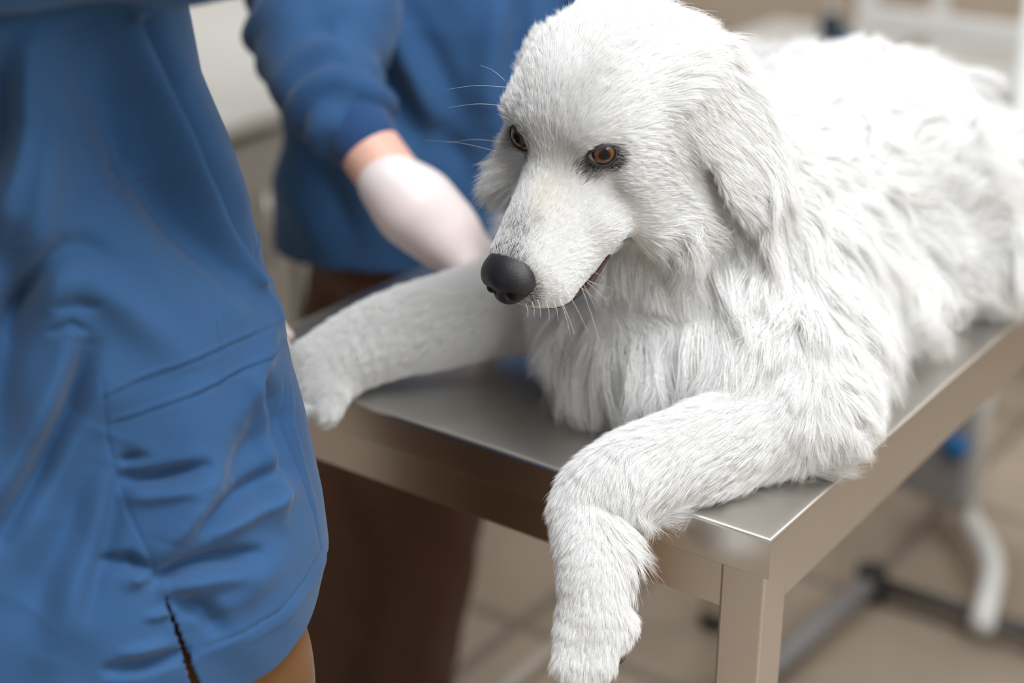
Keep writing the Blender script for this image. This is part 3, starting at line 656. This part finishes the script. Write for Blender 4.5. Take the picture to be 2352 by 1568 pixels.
# weight rests on the table: flatten what would sink into it
on = (dv[:, 0] > -TW-.01) & (dv[:, 0] < .0) & (dv[:, 1] > .0) & (dv[:, 2] < TH+.0015) & (dv[:, 1] < TL)
dv[on, 2] = TH+.0015
dogm = link('body', mesh_np(dv, df), M_body, dog)

# eyes
def eyeball(s):
    c = H(-.0068, s*.0370, -.001); r = .0148
    look = HF*.62+HL*s*.62+HU*.18
    look = look+(-cf)*.45 if s > 0 else HF*.75-HL*.30+HU*.30-cf*.35
    look /= np.linalg.norm(look)
    vs, fs = [], []; n, mm = 32, 20
    for j in range(mm+1):
        for i in range(n):
            a = math.pi*j/mm; b = 2*math.pi*i/n; bulge = 1+.06*max(0, math.cos(a))**10
            vs.append((math.sin(a)*math.cos(b)*bulge, math.sin(a)*math.sin(b)*bulge, math.cos(a)*bulge))
    for j in range(mm):
        for i in range(n): fs.append((j*n+i, (j+1)*n+i, (j+1)*n+(i+1) % n, j*n+(i+1) % n))
    o = link('eye', mesh_vf(vs, fs), M_eye)
    q = Vector(look).to_track_quat('Z', 'Y'); o.parent = dog
    o.matrix_parent_inverse = Matrix.Translation(Vector(dog.location)).inverted()
    o.location = c; o.rotation_mode = 'QUATERNION'; o.rotation_quaternion = q; o.scale = (r, r, r)
    return o, c, r, look
EY = {s: eyeball(s) for s in (1, -1)}
def lids(s):
    """dark almond-shaped lid rims wrapped on the eyeball"""
    o, c, r, look = EY[s]
    X = HL*s*.62-HF*.78 ; X -= look*(X@look); X /= np.linalg.norm(X)         # toward the outer corner
    Y = np.cross(look, X); Y *= np.sign(Y@HU)
    if s > 0: X = c2w((.92, .24, 0)); X -= look*(X@look); X /= np.linalg.norm(X)
    Y = np.cross(look, X); Y *= np.sign(Y@HU)
    out = []
    for nm, hgt in (('upper_eyelid', .36), ('lower_eyelid', -.60)):
        vs, fs = [], []; n = 28; m_ = 9
        for i in range(n+1):
            t = i/n; x = -1.02+1.96*t; sp = math.sin(math.pi*t)
            y0 = hgt*sp**.8*(1 if hgt > 0 else 1) - .10*(1-t) + .04
            for j in range(m_+1):
                u = j/m_; y = y0+(1 if hgt > 0 else -1)*u*(.16+.10*sp)
                rr = 1.035+.02*math.sin(u*math.pi)-.02*u
                q = V([x, y]); l = math.hypot(*q)
                ang = min(l, 1.35); dirv = (X*q[0]+Y*q[1])/max(l, 1e-6)
                vs.append(c+r*rr*(look*math.cos(ang)+dirv*math.sin(ang)))
        for i in range(n):
            for j in range(m_): fs.append((i*(m_+1)+j, (i+1)*(m_+1)+j, (i+1)*(m_+1)+j+1, i*(m_+1)+j+1))
        ob = link(nm, mesh_vf(vs, fs), M_lid, dog); so = ob.modifiers.new('t', 'SOLIDIFY'); so.thickness = .0012; so.offset = 0
for s in (1, -1): lids(s)
# nose pad with two comma-shaped nostrils
NP = [E_(H(.102, 0, -.0225), (.0185, .0225, .0150), HR, .008), E_(H(.107, .0135, -.0270), (.0115, .0110, .0110), HR, .005), E_(H(.107, -.0135, -.0270), (.0115, .0110, .0110), HR, .005), E_(H(.1115, 0, -.035), (.0125, .0160, .0085), HR, .004),
      E_(H(.112, 0, -.038), (.0085, .0075, .0085), HR, .006),
      E_(H(.1185, .0120, -.0300), (.0075, .0070, .0042), hrot(0, .1, .5), .0015, -1), E_(H(.1185, -.0120, -.0300), (.0075, .0070, .0042), hrot(0, .1, -.5), .0015, -1),
      C_(H(.109, .0235, -.032), H(.118, .014, -.0315), .0012, .003, .002, -1), C_(H(.109, -.0235, -.032), H(.118, -.014, -.0315), .0012, .003, .002, -1),
      C_(H(.130, 0, -.026), H(.126, 0, -.044), .0009, .0009, .0015, -1)]
sdf_mesh('nose', NP, .0011, M_nose, dog, pad=.006)
for sg in (1, -1): sdf_mesh('nostril', [E_(H(.1145, sg*.0125, -.0305), (.0062, .0066, .0040), hrot(0, .1, sg*.5), .002)], .0012, M_nostril, dog, pad=.004)
# lips: dark wet line inside the mouth groove
def lip_path(sgn): 
    P = [toH(p)*V([1, sgn, 1]) for p in mg]; P = [H(p[0]-.0005, p[1]*.97, p[2]+.0004) for p in P]; return catmull(P, 8)
for sg in (1, -1):
    p = lip_path(sg); tubes('lip', [(p, np.interp(np.linspace(0, 1, len(p)), [0, .15, .5, .8, 1], [.0008, .0020, .0024, .0012, .0006]))], M_lip, dog, 12)
# paw pads and claws on the hanging paw
for i, (dx, dy) in enumerate(((-36, 20), (-14, 46), (14, 40), (36, 14))):
    b = atd(1352+dx, 1498+dy, 1.188)
    c = b+V([0, 0, -.009]); tip = b+V([0, -.004, -.020])-cf*.003
    tubes('claw', [([c, lerp(c, tip, .5), tip], [.0035, .0028, .0006])], M_pad, dog, 10)
pp = atd(1400, 1500, 1.203); sdf_mesh('paw_pad', [E_(pp, (.014, .010, .008), None, .005)], .003, M_pad, dog)
# ------------------------------------------------------------------ fur: combed strands rooted on the body surface
rng = np.random.default_rng(7)
def tri_sample(v, f, n, weight):
    t = np.vstack([f[:, [0, 1, 2]], f[:, [0, 2, 3]]]); a, b, c = v[t[:, 0]], v[t[:, 1]], v[t[:, 2]]
    cr_ = np.cross(b-a, c-a); ar = np.linalg.norm(cr_, axis=1)*.5; cen = (a+b+c)/3; nn = cr_/(2*ar[:, None]+1e-12)
    wgt = ar*weight(cen, nn); N = int(n) if n > 1 else 0
    p = wgt/wgt.sum(); cnt = rng.multinomial(N, p); ti = np.repeat(np.arange(len(t)), cnt)
    u = rng.random(len(ti)); w_ = rng.random(len(ti)); s = u+w_ > 1; u[s] = 1-u[s]; w_[s] = 1-w_[s]
    return a[ti]+(b[ti]-a[ti])*u[:, None]+(c[ti]-a[ti])*w_[:, None], nn[ti]
def sstep(a, b, x): t = np.clip((x-a)/(b-a), 0, 1); return t*t*(3-2*t)
def segdist(P, a, b):
    ab = b-a; h = np.clip(((P-a)@ab)/(ab@ab), 0, 1); return np.linalg.norm(P-a-h[:, None]*ab, axis=1), h
DOWN = V([0, 0, -1.]); EW = V([1, 1, 1.4])
EARN = V([.42, .15, -.88])@HR
BONES = [(Z(-.09, .20, .09), el, .062), (el, wl, .052), (wl, pw0, .05), (pw0, pw2, .05), (Z(-.31, .20, .09), er, .055), (er, wr_, .05), (wr_, Z(-.452, -.03, .01), .05)]
def style(P, N):
    """length, lift, comb direction, stiffness class for roots P with normals N"""
    q = toH(P); f, l, u = q.T; al = np.abs(l); n = len(P)
    isH = (f > -.125) & (np.linalg.norm(q-V([-.03, 0, -.03]), axis=1) < .165) & (f*.9+u*.45 > -.13)
    head = sstep(-.15, -.10, f*1.0-np.clip(-u-.05, 0, 1)*.9)*sstep(.175, .15, np.linalg.norm(q-V([-.03, 0, -.03]), axis=1))
    # body defaults
    L = np.full(n, .056); D = np.tile(V([.0, .75, -.75]), (n, 1)); lift = np.full(n, .46)
    yb = P[:, 1]; zb = P[:, 2]-TH
    back = sstep(.14, .22, zb); D = D*(1-back[:, None])+V([.12, .95, -.25])*back[:, None]; L = L*(1-.35*back); lift = lift-.16*back
    chest = sstep(.26, .10, yb); D = D*(1-chest[:, None])+V([-.15, -.10, -1])*chest[:, None]; L = L+.008*chest
    low = sstep(.07, .0, zb)*(1-chest); L = L*(1-.5*low)
    side = np.sign(l)
    # head field
    Lh = np.interp(f, [-.12, -.06, -.02, .02, .08, .12], [.022, .017, .0115, .0075, .0055, .0035])
    topc = sstep(-.02, .02, u)*sstep(.01, -.03, f); Lh = Lh+.002*topc
    cheek = sstep(.0, -.05, f)*sstep(-.025, -.06, u)*sstep(.02, .045, al); Lh = Lh+.015*cheek
    under = sstep(.02, -.02, f-.03)*sstep(-.07, -.09, u); Lh = Lh+.034*under
    de = np.minimum(np.linalg.norm((q-V([.005, .0425, -.001]))*EW, axis=1), np.linalg.norm((q-V([.005, -.0425, -.001]))*EW, axis=1))
    Lh = Lh*np.interp(de, [.010, .030], [.38, 1])
    sidew = side*sstep(0, .03, al)
    Fh = np.tile(-HF, (n, 1))*np.interp(f, [-.08, .0, .1], [.8, .9, 1.])[:, None]+HL*(sidew*np.interp(f, [-.05, 0, .06, .12], [.55, .35, .18, .45]))[:, None]
    dw = sstep(.04, -.05, f)*sstep(.02, .05, al)*sstep(.03, -.02, u); Fh += DOWN*(1.1*dw)[:, None]
    und = sstep(-.078, -.10, u)*sstep(.06, .0, f); Fh += (DOWN*2.2-HL*sidew[:, None]*.3)*und[:, None]
    mz = sstep(.0, .04, f)*sstep(-.02, -.05, u); Fh += -HU*(.55*mz)[:, None]
    liftH = np.interp(f, [-.1, 0, .12], [.30, .22, .22])+.1*cheek
    # ears
    rel = q-V([-.072, 0, -.075]); ea = (al > .073)&(np.abs(rel[:, 0]) < .055)&(u < .0)&(u > -.15)
    eaf = ea.astype(float)*sstep(.070, .078, al)
    Fh = Fh*(1-eaf[:, None])+EARN*eaf[:, None]+(-HF*.55*eaf[:, None]); earL = .011+.012*sstep(.02, -.03, f+.055+ (u+.07)*.6)
    Lh = Lh*(1-eaf)+earL*eaf; liftH = liftH*(1-eaf)+.14*eaf
    L = L*(1-head)+Lh*head; D = D*(1-head[:, None])+Fh*head[:, None]; lift = lift*(1-head)+liftH*head
    tf = sstep(.04, .02, np.linalg.norm(P-atd(1170, 400, 1.275), axis=1)); L = L*(1-tf)+.026*tf; D = D*(1-tf[:, None])+(N*.7-cr*.8-cu*.2)*tf[:, None]
    # legs
    leg = np.zeros(n)
    for i, (a, b, r) in enumerate(BONES):
        d, h = segdist(P, a, b); wgt = sstep(r+.012, r-.006, d)*(1-head)
        if i in (0, 4): wgt = wgt*sstep(.15, .75, h)
        ax = (b-a)/np.linalg.norm(b-a); Dl = ax*.9+DOWN*.35
        Ll = {0: .025, 1: .017, 2: .0155, 3: .011, 4: .022, 5: .014, 6: .010}[i]
        if i == 0: Dl = ax*.7+V([.25, .1, -.35])
        back_ = sstep(.2, .8, (N@cr) if i in (2, 3) else (N@DOWN))
        if i == 2: Ll = Ll+.016*back_*sstep(.9, .3, h)
        if i == 1: Ll = Ll+.010*back_
        L = L*(1-wgt)+Ll*wgt; D = D*(1-wgt[:, None])+Dl*wgt[:, None]; lift = lift*(1-wgt)+(.38)*wgt; leg = np.maximum(leg, wgt)
    elb = sstep(.075, .03, np.linalg.norm(P-(el+V([.02, .01, 0])), axis=1)); L = L*(1-elb)+.034*elb; D = D*(1-.85*elb[:, None])+(N*.35+cr*.9-V([0, 0, .12]))*(.85*elb)[:, None]
    fe = sstep(.045, .02, np.linalg.norm(P-FEA, axis=1))*sstep(-.1, .5, N@cr); L = L+.020*fe; D = D+(cr*1.1-cu*.2)*fe[:, None]*1.2
    return L, lift, D, head, leg, q, de
FEA = atd(1430, 1225, 1.225)
NZS = rng.normal(size=(10, 3)); NZP = rng.random(10)*6.28
def wobf(P, scale, seed=0):
    o = np.zeros((len(P), 3))
    for i in range(5):
        k = NZS[(i+seed) % 10]*scale*(1+.6*i)
        for c in range(3): o[:, c] += np.sin(P@np.roll(k, c)+NZP[i]+c*2.1)/(1+.6*i)
    return o*.5
def strands(P, N, K):
    L, lift, D, head, leg, q, de = style(P, N)
    long_ = sstep(.012, .04, L)
    D = D/np.linalg.norm(D, axis=1)[:, None]
    D = D+wobf(P, 38, 0)*(.30+.55*long_)[:, None]*np.where(head > .5, .55, 1)[:, None]
    T = D-N*(D*N).sum(1)[:, None]; T /= np.linalg.norm(T, axis=1)[:, None]+1e-9
    lift = lift+.12*wobf(P, 90, 3)[:, 0]*long_
    S = np.cross(N, T); s = np.linspace(0, 1, K)[None, :, None]; Lc = L[:, None, None]
    g = DOWN*(.12*long_)[:, None]
    amp = (.09*long_)[:, None, None]; ph = (wobf(P, 55, 5)[:, 0]*4)[:, None, None]
    X = P[:, None]+Lc*(T[:, None]*(s*np.cos(lift)[:, None, None])+N[:, None]*(np.sin(lift)[:, None, None]*(s*1.5-.8*s*s))+g[:, None]*s*s+S[:, None]*amp*np.sin(s*5+ph)*s)
    return X, L, long_, head, leg, q, de
VIEW = lambda P, N: ((CAM-P)*N).sum(1)/np.linalg.norm(CAM-P, axis=1)
def wfun(cen, nn):
    L, lift, D, head, leg, q, de = style(cen, nn)
    dens = np.clip(.011/np.clip(L, .004, 1), .2, 2.2)
    vis = np.where(VIEW(cen, nn) > -.35, 1., .18)
    x, y, z = proj(cen) if cen.ndim == 1 else (lambda d: (1176+FPX*(d@cr)/(d@cf), 784-FPX*(d@cu)/(d@cf), d@cf))(cen-CAM)
    out = np.where((x > 2700) | (y < -260), .12, 1.)*np.clip((1.35/z)**2, .25, 1.2)
    nose = np.where((q[:, 0] > .119) & (q[:, 2] > -.034), 0, 1)
    under = np.where((cen[:, 2] < TH+.004) & (nn[:, 2] < -.8), .1, 1)
    near_eye = np.where(de < .0108, 0, 1)
    return dens*vis*out*nose*under*near_eye
NF = 950000 if FUR else 0
if NF:
    K = 7
    GP, GN = tri_sample(dv, df, 40000, wfun); FP, FN = tri_sample(dv, df, 4500, wfun)
    RP, RN = tri_sample(dv, df, NF, wfun)
    def kd(P):
        t = kdtree.KDTree(len(P)); [t.insert(p, i) for i, p in enumerate(P)]; t.balance(); return t
    # strands are sorted into locks: first small ones, then large ones for the long coat
    def nearest(tree, P): return np.array([tree.find(p)[1] for p in P])
    G1 = strands(GP, GN, K)[0]; G2 = strands(FP, FN, K)[0]
    i1 = nearest(kd(GP), RP); i2 = nearest(kd(FP), RP)
    X, L, long_, head, leg, q, de = strands(RP, RN, K)
    n = len(RP); s = np.linspace(0, 1, K)[None, :, None]
    lenj = (1+.16*rng.normal(size=n)).clip(.45, 1.35)[:, None, None]; X = RP[:, None]+(X-RP[:, None])*lenj
    c1 = ((.25+.55*long_)*rng.random(n)**.5)[:, None, None]*s**1.3
    tgt = G1[i1]+(RP-GP[i1])[:, None]*(1-.75*s)
    ok = (np.linalg.norm(RP-GP[i1], axis=1) < .012)[:, None, None]
    X = np.where(ok, X*(1-c1)+tgt*c1, X)
    c2 = (.70*long_*rng.random(n)**.4)[:, None, None]*s**1.6
    tgt = G2[i2]+(RP-FP[i2])[:, None]*(1-.6*s)
    ok = ((np.linalg.norm(RP-FP[i2], axis=1) < .03) & (np.abs(L-.0) > .02))[:, None, None]
    X = np.where(ok, X*(1-c2)+tgt*c2, X)
    rl = rng.normal(size=(len(FP), 4)); rs = rng.normal(size=(len(GP), 4))
    X = RP[:, None]+(X-RP[:, None])*(1+.20*long_*rl[i2, 0]+.08*rs[i1, 0]).clip(.5, 1.5)[:, None, None]
    X = X+((rl[i2, 1:]*(.16*long_)[:, None]+rs[i1, 1:]*.07)*L[:, None])[:, None]*s**1.4
    X += rng.normal(size=(n, 1, 3))*(L[:, None, None]*.055)*s + rng.normal(size=(n, K, 3))*(L[:, None, None]*.010)*s
    # hair lies on the table instead of going through it
    fl = (X[..., 0] < -.001) & (X[..., 0] > -TW) & (X[..., 1] > .001) & (X[..., 2] < TH+.002); X[..., 2] = np.where(fl, TH+.002, X[..., 2])
    # colours: white coat, cream tints, dark hairs round the eyes, the nose and along the bridge
    base = V([.90, .895, .885])*(1+.035*rng.normal(size=(n, 1)))
    cream = (rng.random(n) < .10)[:, None]; base = np.where(cream, base*V([.96, .90, .80]), base)
    f, l, u = q.T
    tan = np.exp(-((f-.045)/.022)**2-((l-.010)/.012)**2)*(u > -.035)*head; base = base*(1-tan[:, None]*V([.02, .05, .10]))
    dark = np.zeros(n)
    dark = np.maximum(dark, .97*sstep(.0205, .0145, de))
    inner = np.minimum(np.linalg.norm(q-V([.011, .031, -.005]), axis=1), np.linalg.norm(q-V([.011, -.031, -.004]), axis=1)); dark = np.maximum(dark, .85*sstep(.0165, .006, inner))
    rsp = np.linalg.norm((q-V([.010, -.024, .006]))/V([.018, .009, .018]), axis=1); dark = np.maximum(dark, .35*sstep(1.1, .6, rsp)*(l < -.012))
    br = sstep(.046, .100, f)*sstep(.021, .006, np.abs(l))*sstep(-.040, -.024, u); dark = np.maximum(dark, .92*br)
    dn_ = np.linalg.norm(q-V([.112, 0, -.030]), axis=1); dark = np.maximum(dark, .95*sstep(.031, .0215, dn_)); dark = np.maximum(dark, .75*sstep(.048, .024, dn_)*sstep(.028, .012, np.abs(l))*(u > -.04))
    lipd = np.min([segdist(RP, a, b)[0] for pth in (mg, mg2) for a, b in zip(pth[:-1], pth[1:])], axis=0); dark = np.maximum(dark, .75*sstep(.0065, .0030, lipd)); 
    dark *= (head > .4)
    isd = rng.random(n) < dark*.8; X = np.where(isd[:, None, None] & (dn_ < .04)[:, None, None], RP[:, None]+(X-RP[:, None])*.75, X)
    base = np.where(isd[:, None], V([.05, .044, .046])*(1+1.6*rng.random((n, 1))), base)
    base = base.clip(0, .965)
    hc = bpy.data.hair_curves.new('fur'); hc.add_curves([K]*n)
    hc.position_data.foreach_set('vector', np.ascontiguousarray(X, np.float32).ravel())
    r0 = np.interp(L, [.004, .012, .03, .06], [.000058, .000072, .00010, .00013])*np.where(isd, .8, 1); r0 = r0*np.interp((X[:, 0]-CAM)@cf, [1.2, 1.8], [1, 1.35])
    rad = (r0[:, None]*np.array([1, 1, .95, .85, .7, .5, .15])[None, :K]).astype(np.float32)
    ra = hc.attributes.get('radius') or hc.attributes.new('radius', 'FLOAT', 'POINT'); ra.data.foreach_set('value', rad.ravel())
    ta = hc.attributes.new('tint', 'FLOAT_COLOR', 'CURVE'); ta.data.foreach_set('color', np.hstack([base, np.ones((n, 1))]).astype(np.float32).ravel())
    hc.materials.append(M_fur)
    fo = bpy.data.objects.new('fur', hc); COL.objects.link(fo); fo.parent = dog; fo.matrix_parent_inverse = Matrix.Translation(Vector(dog.location)).inverted()
    del X, G1, G2
# whiskers and brow hairs
def whisker(p0, p1, sag, r=.00010):
    p0, p1 = V(p0), V(p1); m = (p0+p1)/2+V(sag); path = catmull([p0, m, p1], 6)
    tubes('whisker', [(path, np.linspace(r, r*.25, len(path)))], M_whisk, dog, 6)
M_whisk = mat('dog_whisker', (.9, .88, .84), .35)
for (fx, fy, fd, tx, ty, td) in ((1160, 185, 1.235, 1103, 150, 1.22), (1162, 200, 1.235, 1022, 206, 1.20), (1162, 243, 1.235, 1030, 247, 1.20), (1150, 325, 1.24, 1026, 328, 1.27), (1140, 347, 1.24, 975, 322, 1.29)):
    a = atd(fx, fy, fd); b = atd(tx, ty, td); whisker(a, b, cu*.0022)
for (fx, fy, tx, ty, dd) in ((1320, 620, 1380, 790, .02), (1295, 655, 1352, 765, .03), (1322, 622, 1372, 716, .02), (1338, 637, 1396, 668, .03), (1340, 640, 1394, 690, .035), (1315, 645, 1375, 692, .03), (1285, 685, 1310, 770, .01), (1286, 684, 1320, 830-60, .015), (1272, 690, 1282, 738, .01), (1255, 692, 1261, 735, .01), (1235, 688, 1241, 728, .01), (1222, 692, 1226, 727, .008), (1208, 698, 1211, 728, .006), (1350, 618, 1390, 636, .02), (1345, 642, 1410, 664, .03)):
    a = atd(fx, fy, 1.172); b = atd(tx, ty, 1.172-dd); whisker(a, b, -cu*.0006+cr*.001)
